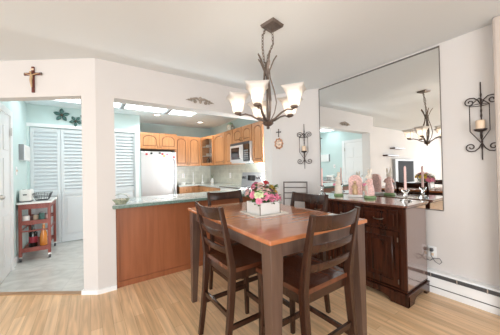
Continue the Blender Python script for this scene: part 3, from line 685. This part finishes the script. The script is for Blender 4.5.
MB().box(-3.85, -2.25, ly-.43, ly-.04, 0, .06).build('plinth', m_side, t, True)

# ------------------------------------------------------------ sideboard (front faces -X)
SX, SY0, SY1, ST = 2.31, .935, 2.115, .899
t = thing('sideboard', 'dark mahogany sideboard with panelled doors and drawers under the mirror', 'sideboard', (SX, SY1, 0), R90)
Lw = SY1-SY0; Dd = .50-.03          # local: x = along (towards the camera), y = depth
MB().box(0, Lw, .02, Dd-.012, .13, .865).build('body', m_side, t, bevel=.003)
m_side_glare = wood('mahogany_side_glare', (.13, .065, .048), (.20, .11, .085), .22, 'z', coat=1)  # lighter base than the body, paints a reflection onto this side
m_side_glare.node_tree.nodes['Principled BSDF'].inputs['Coat IOR'].default_value = 2.0
sp_ = MB().box(Lw+.0005, Lw+.004, .022, Dd-.014, .131, .861).build('side_panel', m_side_glare, t); sp_['label'] = 'glossy side panel, colour lightened for reflected light'
tp = MB().box(-.03, Lw+.03, -.03, Dd-.006, .879, ST)
tp.build('top', m_sidetop_glare, t, bevel=.006)
MB().box(-.012, Lw+.012, -.008, Dd-.011, .862, .879).build('cornice', m_side, t, bevel=.004)
# bracket-foot plinth
pl_ = MB()
def foot_poly(L_):
    return [(-.02, 0), (.13, 0), (.15, .03), (.20, .05), (L_-.20, .05), (L_-.15, .03), (L_-.13, 0), (L_+.02, 0), (L_+.02, .10), (-.02, .10)]
pl_.prism(foot_poly(Lw), -.02, .01, 'y')
pl_.prism([(-.0199, 0), (.10, 0), (.12, .03), (.16, .05), (Dd-.13, .05), (Dd-.10, .03), (Dd-.08, 0), (Dd-.012, 0), (Dd-.012, .10), (-.0199, .10)], Lw-.01, Lw+.02, 'x')
pl_.prism([(-.0199, 0), (.10, 0), (.12, .03), (.16, .05), (Dd-.13, .05), (Dd-.10, .03), (Dd-.08, 0), (Dd-.012, 0), (Dd-.012, .10), (-.0199, .10)], -.02, .01, 'x')
pl_.build('plinth', m_side, t, bevel=.004)
MB().box(-.024, Lw+.024, -.024, Dd-.012, .10, .113).box(-.006, Lw+.006, -.004, Dd-.012, .115, .13).build('base_moulding', m_side, t, bevel=.004)
for xx in (0, Lw-.05): MB().box(xx, xx+.05, .008, .02, .13, .862).build('corner_post', m_side, t, bevel=.003)
nb = 3; bw = (Lw-.10)/nb
for k in range(nb):
    x0 = .05+k*bw+.008; x1 = .05+(k+1)*bw-.008
    d = MB().box(x0, x1, .002, .02, .665, .845).box(x0, x1, -.006, .002, .665, .685).box(x0, x1, -.006, .002, .825, .845).box(x0, x0+.02, -.006, .002, .685, .825).box(x1-.02, x1, -.006, .002, .685, .825)
    d = d.build('drawer', m_side, t, bevel=.003)
    MB().box(x0+.035, x1-.035, -.006, .002, .70, .81).build('panel', m_side, d, bevel=.006)
    xm = (x0+x1)/2
    MB().tube([(xm-.045, -.006, .757), (xm-.04, -.026, .752), (xm, -.030, .748), (xm+.04, -.026, .752), (xm+.045, -.006, .757)], .005, 6).build('pull', m_brassdark, d)
    dd = cab_door(t, x0, x1, .145, .65, m_side, m_side, 0, y=.018, fw_=.055, pf=-.010)
    MB().box(x0+.095, x1-.095, -.003, .009, .145+.095, .65-.095).build('raised_field', m_side, dd, bevel=.010)
    mz0, mz1, mx0, mx1 = .145+.055, .65-.055, x0+.055, x1-.055
    MB().tube([(mx0, -.004, mz0), (mx1, -.004, mz0), (mx1, -.004, mz1), (mx0, -.004, mz1), (mx0, -.004, mz0)], .006, 6).build('moulding', m_side, dd)
    kx = x0+.03
    MB().tube([(kx, -.005, .42), (kx, -.022, .42)], .005, 6).ball((kx, -.028, .42), .012).build('knob', m_brassdark, dd)
    for hz in (.2, .58): MB().tube([(x1-.004, -.008, hz-.02), (x1-.004, -.008, hz+.02)], .005, 6).build('hinge', m_brassdark, dd)

# figurines and candles on the sideboard
ZS = ST+.0005
def bunny(label, y, h, x=2.60, rot=-pi/2-.5, mdress=None):
    t = thing('bunny_figurine', label, 'figurine', (x, y, ZS), rot, 'bunny figurines on the sideboard')
    k = h/.34
    def Z(a): return [(r*k, z*k) for r, z in a]
    MB().lathe(Z([(.060, 0), (.068, .008), (.062, .022), (.035, .034)]), n=20).build('grassy_base', m_green, t)
    d = MB().lathe(Z([(.048, .03), (.052, .06), (.042, .12), (.030, .165), (.034, .19), (.030, .212), (.014, .228)]), n=18)
    for s in (-1, 1): d.tube([(s*.030*k, 0, .20*k), (s*.048*k, -.022*k, .165*k), (s*.022*k, -.050*k, .15*k)], [.014*k, .013*k, .010*k], 8)
    d.build('dress', mdress or m_pink, t)
    hd = MB().ball((0, -.006*k, .246*k), (.031*k, .032*k, .032*k)).ball((0, -.034*k, .238*k), (.016*k, .014*k, .012*k), 10, 6)
    hd.build('head', m_fur, t)
    for s in (-1, 1):
        MB().tube([(s*.011*k, 0, .265*k), (s*.018*k, .004*k, .30*k), (s*.020*k, .008*k, .335*k)], [.010*k, .013*k, .007*k], 8).build('ear', m_fur, t)
    for s in (-1, 1): MB().ball((s*.020*k, -.055*k, .148*k), .012*k, 8, 6).ball((s*.02*k, -.035*k, .034*k), (.013*k, .022*k, .010*k), 8, 6).build('paw', m_fur, t)
    MB().prism([(-.030*k, .055*k), (.030*k, .055*k), (.022*k, .19*k), (-.022*k, .19*k)], -.046*k, -.040*k, 'y').build('apron', m_fur, t, bevel=.002)
    bq = MB()
    for a in range(8): bq.ball((.016*k*cos(a*.8), -.064*k+.008*k*sin(a*2.1), (.155+.010*sin(a*1.7))*k), .009*k, 8, 6)
    bq.build('posy', m_fpink, t)
bunny('smaller ivory and green bunny figurine left of the arched plaque', 1.80, .30, mdress=m_fur)
bunny('larger pink bunny figurine between the arched plaque and the right candle', 1.40, .335)
t = thing('arched_plaque', 'pink arched relief plaque standing between the two bunnies', 'figurine', (2.60, 1.57, ZS), R90+.25)
def archp(w_, h_, n=16): return [(-w_, 0), (w_, 0)]+[(w_*cos(pi*i/n), h_-w_+w_*sin(pi*i/n)) for i in range(n+1)]
MB().prism(archp(.075, .26), -.012, .014, 'y').build('back_slab', m_pink, t, bevel=.005)
rm = MB(); ap = archp(.066, .25)[2:]
rm.tube([(p[0], -.014, p[1]) for p in [(.066, .03)]+ap+[(-.066, .03)]], .009, 8)
for i, p in enumerate(ap): rm.ball((p[0], -.018, p[1]), .012, 8, 6)
rm.build('floral_border', m_fpale, t)
fgm = MB().lathe([(.03, .03), (.032, .06), (.022, .12), (.016, .15)], (0, -.022, 0), 12).ball((0, -.024, .172), (.018, .016, .022))
fgm.tube([(.014, -.024, .14), (.03, -.036, .115), (.006, -.048, .10)], .008, 8).tube([(-.014, -.024, .14), (-.03, -.036, .115), (-.006, -.048, .10)], .008, 8)
fgm.build('relief_figure', m_corpus, t)
MB().box(-.085, .085, -.045, .035, 0, .028).build('base', m_white2, t, bevel=.006)
for y, lb in ((2.06, 'pink taper candle in a glass holder at the left end of the sideboard'), (1.045, 'pink taper candle in a glass holder at the right end of the sideboard')):
    t = thing('candlestick', lb, 'candlestick', (2.61, y, ZS), 0, 'pink tapers in glass holders')
    MB().lathe([(.050, 0), (.052, .006), (.030, .016), (.012, .03), (.018, .05), (.012, .07), (.028, .095), (.036, .112), (.030, .116), (.014, .10)], n=22).build('glass_holder', m_glass, t)
    MB().lathe([(.0115, .10), (.0105, .33), (.008, .345), (.003, .352)], n=12).build('taper', m_pinkwax, t)

# ------------------------------------------------------------ dining table
TR = radians(-2.175); TX, TY = 1.178, 1.537; TW, TL, TZ = .421, .653, .890
t = thing('dining_table', 'counter-height russet wooden dining table with dark apron and legs', 'table', (TX, TY, 0), TR)
MB().box(-TW, TW, -TL, TL, TZ-.026, TZ).build('tabletop', m_tab, t, bevel=.007)
MB().box(-TW+.05, TW-.05, -TL+.05, -TL+.072, TZ-.115, TZ-.027).box(-TW+.05, TW-.05, TL-.072, TL-.05, TZ-.115, TZ-.027).box(-TW+.05, -TW+.072, -TL+.072, TL-.072, TZ-.115, TZ-.027).box(TW-.072, TW-.05, -TL+.072, TL-.072, TZ-.115, TZ-.027).build('apron', m_tabframe, t)
for sx in (-1, 1):
    for sy in (-1, 1):
        q = MB(); rings = []
        for z, w_ in ((TZ-.0265, .082), (TZ-.12, .082), (.0, .046)):
            xo, yo = sx*(TW-.014), sy*(TL-.014)
            xi, yi = xo-sx*w_, yo-sy*w_
            rings.append([(xo, yo, z), (xi, yo, z), (xi, yi, z), (xo, yi, z)])
        q.loft(rings, True, False).build('leg', m_tabframe, t, bevel=.003)

# ------------------------------------------------------------ chairs
def chair(label, loc, rz, group, wd=.43):
    t = thing('dining_chair', label, 'chair', loc, rz, group)   # faces +y, back at -y
    hw = wd/2
    # saddle seat
    n = 8; st = MB(); top = []; bot = []
    ys = [-.20+.40*i/n for i in range(n+1)]; 
    for y in ys:
        f = (y+.2)/.4; w_ = hw-.012+.012*f
        row = []; rb_ = []
        for j in range(n+1):
            u = -1+2*j/n; dip = .012*(1-u*u)*(1-abs(2*f-1)**3)
            row.append((u*w_, y, .612-dip)); rb_.append((u*w_, y, .585))
        top.append(row); bot.append(rb_)
    vs = [v for r in top for v in r]+[v for r in bot for v in r]; N1 = n+1; o_ = N1*N1; fs = []
    for i in range(n):
        for j in range(n):
            a = i*N1+j; fs.append((a, a+1, a+N1+1, a+N1)); fs.append((o_+a, o_+a+N1, o_+a+N1+1, o_+a+1))
    for i in range(n):
        fs += [(i, o_+i, o_+i+1, i+1), (n*N1+i, n*N1+i+1, o_+n*N1+i+1, o_+n*N1+i), (i*N1, (i+1)*N1, o_+(i+1)*N1, o_+i*N1), (i*N1+n, o_+i*N1+n, o_+(i+1)*N1+n, (i+1)*N1+n)]
    st.add(vs, fs); st.build('seat', m_seat, t)
    MB().box(-hw+.03, hw-.03, .150, .172, .53, .585).box(-hw+.03, hw-.03, -.19, -.168, .53, .585).box(-hw+.018, -hw+.038, -.17, .155, .53, .585).box(hw-.038, hw-.018, -.17, .155, .53, .585).build('seat_frame', m_frame, t)
    px = hw-.018
    def yb(z):     # centre line of the rear posts
        if z < .60: return -.195-.06*((.60-z)/.60)**1.5
        return -.195-.075*((z-.60)/.42)**1.25
    zs = [0, .1, .2, .3, .4, .5, .6, .68, .76, .84, .92, .98, 1.015]
    for s in (-1, 1):
        MB().bar([(s*px, yb(z), z) for z in zs], [.030, .031, .032, .034, .035, .036, .036, .034, .032, .030, .028, .027, .026], [.034, .036, .038, .040, .042, .044, .044, .040, .036, .032, .028, .026, .024]).build('leg', m_frame, t, bevel=.003)
        MB().bar([(s*(px-.004), .165, .585), (s*(px-.004), .168, .3), (s*(px+.002), .175, 0)], [.040, .036, .028], [.040, .036, .028]).build('leg', m_frame, t, bevel=.003)
        MB().bar([(s*px, yb(.24), .24), (s*px, .165, .24)], .018, .030).build('stretcher', m_frame, t)
    MB().bar([(-px, .168, .19), (px, .168, .19)], .035, .02, (0, 0, 1)).build('stretcher', m_frame, t)
    MB().bar([(-px, yb(.31), .31), (px, yb(.31), .31)], .030, .018, (0, 0, 1)).build('stretcher', m_frame, t)
    def rail(z0, z1, bow, arch=0):
        m = MB(); rings = []; nn = 12
        for i in range(nn+1):
            u = -1+2*i/nn; x = u*(px-.010); e = -bow*(1-u*u)
            za, zb = z0, z1+arch*(-(1-u*u))
            rings.append([(x, yb(za)+e-.009, za), (x, yb(za)+e+.009, za), (x, yb(zb)+e+.008, zb), (x, yb(zb)+e-.008, zb)])
        m.loft(rings, True, True)
        return m
    rail(.925, 1.012, .032, .010).build('top_rail', m_frame, t, bevel=.003)
    rail(.812, .856, .028).build('back_slat', m_frame, t, bevel=.003)
    rail(.705, .748, .024).build('back_slat', m_frame, t, bevel=.003)
    return t
G = 'ladder-back counter chairs around the table'
c0 = chair('dark ladder-back chair at the left side of the table', (.945, 1.51, 0), -pi/2, G)
dup(c0, (1.105, 1.045, 0), 0, 'nearest dark ladder-back chair, at the front of the table', G)
dup(c0, (1.44, 1.50, 0), pi/2, 'dark ladder-back chair at the right side of the table, before the sideboard', G)
dup(c0, (1.24, 2.03, 0), pi, 'reddish ladder-back chair at the far end of the table, near the peninsula', G)
# thin-railed metal chair in the far corner
ax = Vector((2.44, 2.64)); bx = Vector((2.64, 2.36)); mid = (ax+bx)/2; dv = (bx-ax).normalized(); wv = (bx-ax).length
t = thing('corner_chair', 'thin grey metal slat-back chair in the corner below the sconce', 'chair', (mid.x, mid.y, 0), math.atan2(dv.y, dv.x)+pi)
# local x along the back, local +y into the room
hw = wv/2
m_gm = mat('grey_metal', (.16, .14, .13), .4, metal=.5)
fyr = 1
for s in (-1, 1):
    MB().tube([(s*hw, -.04, 0), (s*hw, 0, .5), (s*hw, 0, .8), (s*hw, -.02, 1.055)], .011, 8).build('leg', m_gm, t)
    MB().tube([(s*(hw-.01), .27, .62), (s*hw, .28, 0)], .011, 8).build('leg', m_gm, t)
    MB().tube([(s*hw, -.02, .25), (s*hw, .27, .25)], .007, 6).build('stretcher', m_gm, t)
for z in (1.045, .965, .885, .80): MB().tube([(-hw, -.018*(z > .9), z), (0, -.03, z), (hw, -.018*(z > .9), z)], .009 if z > 1 else .007, 8).build('back_slat', m_gm, t)
MB().box(-hw-.005, hw+.005, .005, .28, .61, .635).build('seat', m_seat, t, bevel=.01)
MB().tube([(-hw, .275, .2), (hw, .275, .2)], .007, 6).build('stretcher', m_gm, t)

# ------------------------------------------------------------ centrepiece
ft = radians(-2)
tag(MB().prism([(-.165, -.145), (.14, -.16), (.18, .13), (-.13, .16)], 0, .006).xf(Matrix.Translation((1.18, 1.53, TZ+.0005)) @ Matrix.Rotation(ft, 4, 'Z')).build('linen_napkin', m_cloth), 'white linen mat under the flower box on the table', 'mat')
FX, FY, FZ = 1.165, 1.51, TZ+.007
t = thing('flower_arrangement', 'pink, red and yellow flower arrangement in a white box on the table', 'flowers', (FX, FY, FZ), ft)
bw_ = .097
bxm = MB().box(-bw_, bw_, -bw_, -bw_+.008, 0, .092).box(-bw_, bw_, bw_-.008, bw_, 0, .092).box(-bw_, -bw_+.008, -bw_+.008, bw_-.008, 0, .092).box(bw_-.008, bw_, -bw_+.008, bw_-.008, 0, .092).box(-bw_, bw_, -bw_, bw_, 0, .006)
bo = bxm.build('planter_box', m_white2, t)
cn = MB()
for sx in (-1, 1):
    for sy in (-1, 1): cn.tube([(sx*bw_, sy*bw_, 0), (sx*bw_, sy*bw_, .093)], .0035, 6)
cn.build('corner_trim', m_brassdark, bo)
MB().box(-bw_+.009, bw_-.009, -bw_+.009, bw_-.009, .006, .08).build('moss', m_leaf, t)
def bloom(c, r, m, nrm, petals=7, name='bloom'):
    mb = MB(); nrm = Vector(nrm).normalized(); q = nrm.to_track_quat('Z', 'Y').to_matrix()
    for ring, (tilt, sc_) in enumerate(((.15, .55), (.6, .8), (1.05, 1.0), (1.4, 1.05))):
        for k in range(petals):
            a = 2*pi*k/petals+ring*.45
            rings = []
            for u, w_ in ((.12, .16), (.5, .36), (.85, .34), (1.0, .12)):
                ang_ = tilt*(.35+.65*u)
                rad = r*sc_*u*sin(ang_); h = r*sc_*u*cos(ang_)*.9
                row = []
                for s in (-1, 0, 1):
                    aa = a+s*w_*1.15
                    row.append(tuple(Vector(c)+q @ Vector((rad*cos(aa), rad*sin(aa), h-abs(s)*r*.06))))
                rings.append(row)
            mb.loft(rings, False, True, closed=False)
    mb.ball(c, r*.35, 8, 6)
    mb.build(name, m, t)
rnd = random.Random(3)
bl = [(-.105, -.09, .155, .050, m_fgreen), (-.055, -.115, .140, .040, m_fpink), (.005, -.125, .128, .042, m_fpink), (.065, -.12, .130, .040, m_fpink), (.105, -.07, .135, .040, m_fpink),
      (-.125, -.02, .150, .040, m_fpink), (-.13, .06, .160, .042, m_fpale), (-.06, -.055, .185, .042, m_fpale), (.00, -.07, .175, .040, m_fpale), (.05, -.055, .180, .036, m_fmauve),
      (.09, -.02, .195, .046, m_yellow), (.115, .03, .175, .042, m_yellow), (.05, .02, .235, .040, m_fred), (-.02, .00, .215, .044, m_fpale), (-.08, .03, .205, .040, m_fpink),
      (-.03, .08, .220, .044, m_fpink), (.04, .09, .215, .040, m_fpale), (-.10, .10, .180, .038, m_fmauve), (.10, .10, .180, .040, m_yellow), (0, .12, .17, .042, m_fred),
      (.12, -.10, .115, .034, m_fpink), (-.12, -.11, .112, .034, m_fpink), (.02, -.02, .20, .032, m_fmauve), (-.045, -.02, .232, .030, m_fpale), (.115, -.045, .165, .03, m_yellow)]
stems = MB(); lf = MB()
for i, (x, y, z, r, m) in enumerate(bl):
    x *= .86; y *= .86; z *= 1.0; r *= .80
    bloom((x, y, z), r, m, (x*1.2, y*1.2, .10 if z > .15 else .03))
    stems.tube([(x*.45, y*.45, .07), (x*.8, y*.8, z*.7), (x, y, z)], .0035, 5)
for i in range(150):
    a = rnd.uniform(0, 2*pi); rr = rnd.uniform(.04, .125); z = rnd.uniform(.11, .25)-rr*.3; a2 = a+rnd.uniform(-.8, .8)
    c = Vector((rr*cos(a), rr*sin(a), z)); d_ = Vector((cos(a2), sin(a2), rnd.uniform(-.3, .9))).normalized(); s_ = d_.cross(Vector((0, 0, 1))).normalized()
    Lf = rnd.uniform(.03, .055); rings = []
    for u, w_ in ((0, .1), (.3, .34), (.65, .3), (1, .02)):
        p_ = c+d_*Lf*u+Vector((0, 0, -.010*u*u))
        rings.append([tuple(p_-s_*Lf*w_), tuple(p_+Vector((0, 0, -.002))), tuple(p_+s_*Lf*w_)])
    lf.loft(rings, False, True, closed=False)
stems.build('stems', m_leaf, t); lf.build('foliage', m_leaf, t)

# ------------------------------------------------------------ chandelier
CX, CY = 1.19, 1.455
zb = 1.60
fdir = Vector((sin(YAW), cos(YAW), 0))
t = thing('chandelier', 'bronze five-arm chandelier with square frosted glass shades over the table', 'chandelier', (CX, CY, zb), -YAW)   # local x to the right, y away
Cn = (1.26-CX, 1.46-CY)
cxl = Matrix.Rotation(YAW, 3, 'Z') @ Vector((Cn[0], Cn[1], 0))
MB().lathe([(.004, -.03), (.014, -.022), (.010, -.01), (.03, .0), (.048, .018), (.036, .03), (.014, .042), (.012, .07)], n=6, smooth=False).build('finial', m_bronze, t)
MB().tube([(0, 0, .04), (0, 0, .50)], .008, 10).lathe([(.012, .40), (.022, .42), (.022, .46), (.012, .48)], n=12).build('stem', m_bronze, t)
z_off = 0
cp_ = MB().loft([[(cxl.x+q*sx*.7071*1.0 if False else cxl.x+q*sx, cxl.y+q*sy, z) for sx, sy in ((1, 0), (0, 1), (-1, 0), (0, -1))] for q, z in ((.045, H-zb-.028), (.088, H-zb-.022), (.094, H-zb-.008), (.098, H-zb-.0005))], True, False)
cp_.xf(Matrix.Identity(4)).build('canopy', m_bronze, t)
def chain(name, pts, parent, seg=.034):
    P = [Vector(p) for p in pts]; dist = [0]
    for a, b in zip(P, P[1:]): dist.append(dist[-1]+(b-a).length)
    def at(s):
        for i in range(len(P)-1):
            if s <= dist[i+1] or i == len(P)-2:
                u = (s-dist[i])/(dist[i+1]-dist[i]); return P[i].lerp(P[i+1], u), (P[i+1]-P[i]).normalized()
    n = int(dist[-1]/(seg*.72)); mb = MB()
    for k in range(n):
        c, d_ = at((k+.5)*dist[-1]/n); a_ = d_.orthogonal().normalized(); b_ = d_.cross(a_)
        if k % 2: a_ = b_
        ring = [c+d_*seg/2*cos(2*pi*i/12)+a_*.0085*sin(2*pi*i/12) for i in range(13)]
        mb.tube(ring, .0028, 5, cap=False)
    mb.build(name, m_bronze, parent)
chain('chain', [(cxl.x, cxl.y, H-zb-.028), (cxl.x+.005, cxl.y, .68), (.012, 0, .56), (.004, 0, .49)], t)
chain('chain', [(cxl.x-.05, cxl.y, H-zb-.022), (-.028, 0, .72), (-.030, 0, .62), (-.02, 0, .52), (-.004, 0, .46)], t)
MB().tube([(0, 0, .485+.0)]+[(.012*sin(a*pi/8), 0, .497-.012*cos(a*pi/8)) for a in range(1, 17)], .003, 6).build('loop', m_bronze, t)
base_a = radians(-90-22)
for k in range(5):
    a = base_a+k*radians(72)
    e = Vector((cos(a), sin(a), 0)); R_ = .240
    def Pt(r, z): return tuple(e*r+Vector((0, 0, z)))
    MB().tube([Pt(.012, .03), Pt(.07, .045), Pt(.13, .082), Pt(.18, .098), Pt(.225, .088), Pt(R_, .098)], [.008, .0075, .007, .0065, .006, .006], 8).build('arm', m_bronze, t)
    a2 = a+radians(36); e2 = Vector((cos(a2), sin(a2), 0))
    def P2(r, z): return tuple(e2*r+Vector((0, 0, z)))
    MB().bar([P2(.018, .03), P2(.055, .10), P2(.072, .18), P2(.055, .28), P2(.026, .38), P2(.022, .44), P2(.055, .52), P2(.082, .56)], [.012, .015, .016, .016, .016, .016, .014, .008], .009, (-sin(a2), cos(a2), 0)).build('upright', m_bronze, t)
    cu = MB().lathe([(.006, .090), (.026, .098), (.030, .108), (.022, .116), (.018, .13)], (e.x*R_, e.y*R_, 0), 16).build('cup', m_bronze, t)
    def sq(hw_, z, n=5):
        pts = []
        for (xa, ya), (xb, yb2) in zip(((-1, -1), (1, -1), (1, 1), (-1, 1)), ((1, -1), (1, 1), (-1, 1), (-1, -1))):
            for i in range(n):
                u = i/n; x = xa+(xb-xa)*u; y = ya+(yb2-ya)*u; bul = 1-.07*(1-abs(2*u-1))
                pts.append((x*hw_*bul, y*hw_*bul, z))
        return pts
    prof = [(.026, .115), (.034, .124), (.038, .155), (.046, .19), (.060, .222), (.083, .250)]
    sh = MB().loft([sq(w_, z) for w_, z in prof]+[sq(w_-.004, z) for w_, z in prof[::-1]], False, True)
    rot = Matrix.Translation((e.x*R_, e.y*R_, 0)) @ Matrix.Rotation(a+radians(20), 4, 'Z')
    sh.xf(rot).build('shade', m_shade, t)
    MB().ball((e.x*R_, e.y*R_, .148), (.010, .010, .012), 12, 8).build('bulb', m_bulb, t)
    l = bpy.data.lights.new('chandelier_lamp', 'POINT'); l.energy = .5; l.color = (1, .91, .80); l.shadow_soft_size = .02
    lo = bpy.data.objects.new('chandelier_lamp', l); COL.objects.link(lo)
    wv_ = Matrix.Rotation(-YAW, 3, 'Z') @ Vector((e.x*R_, e.y*R_, .165)); lo.location = (CX+wv_.x, CY+wv_.y, zb+wv_.z)
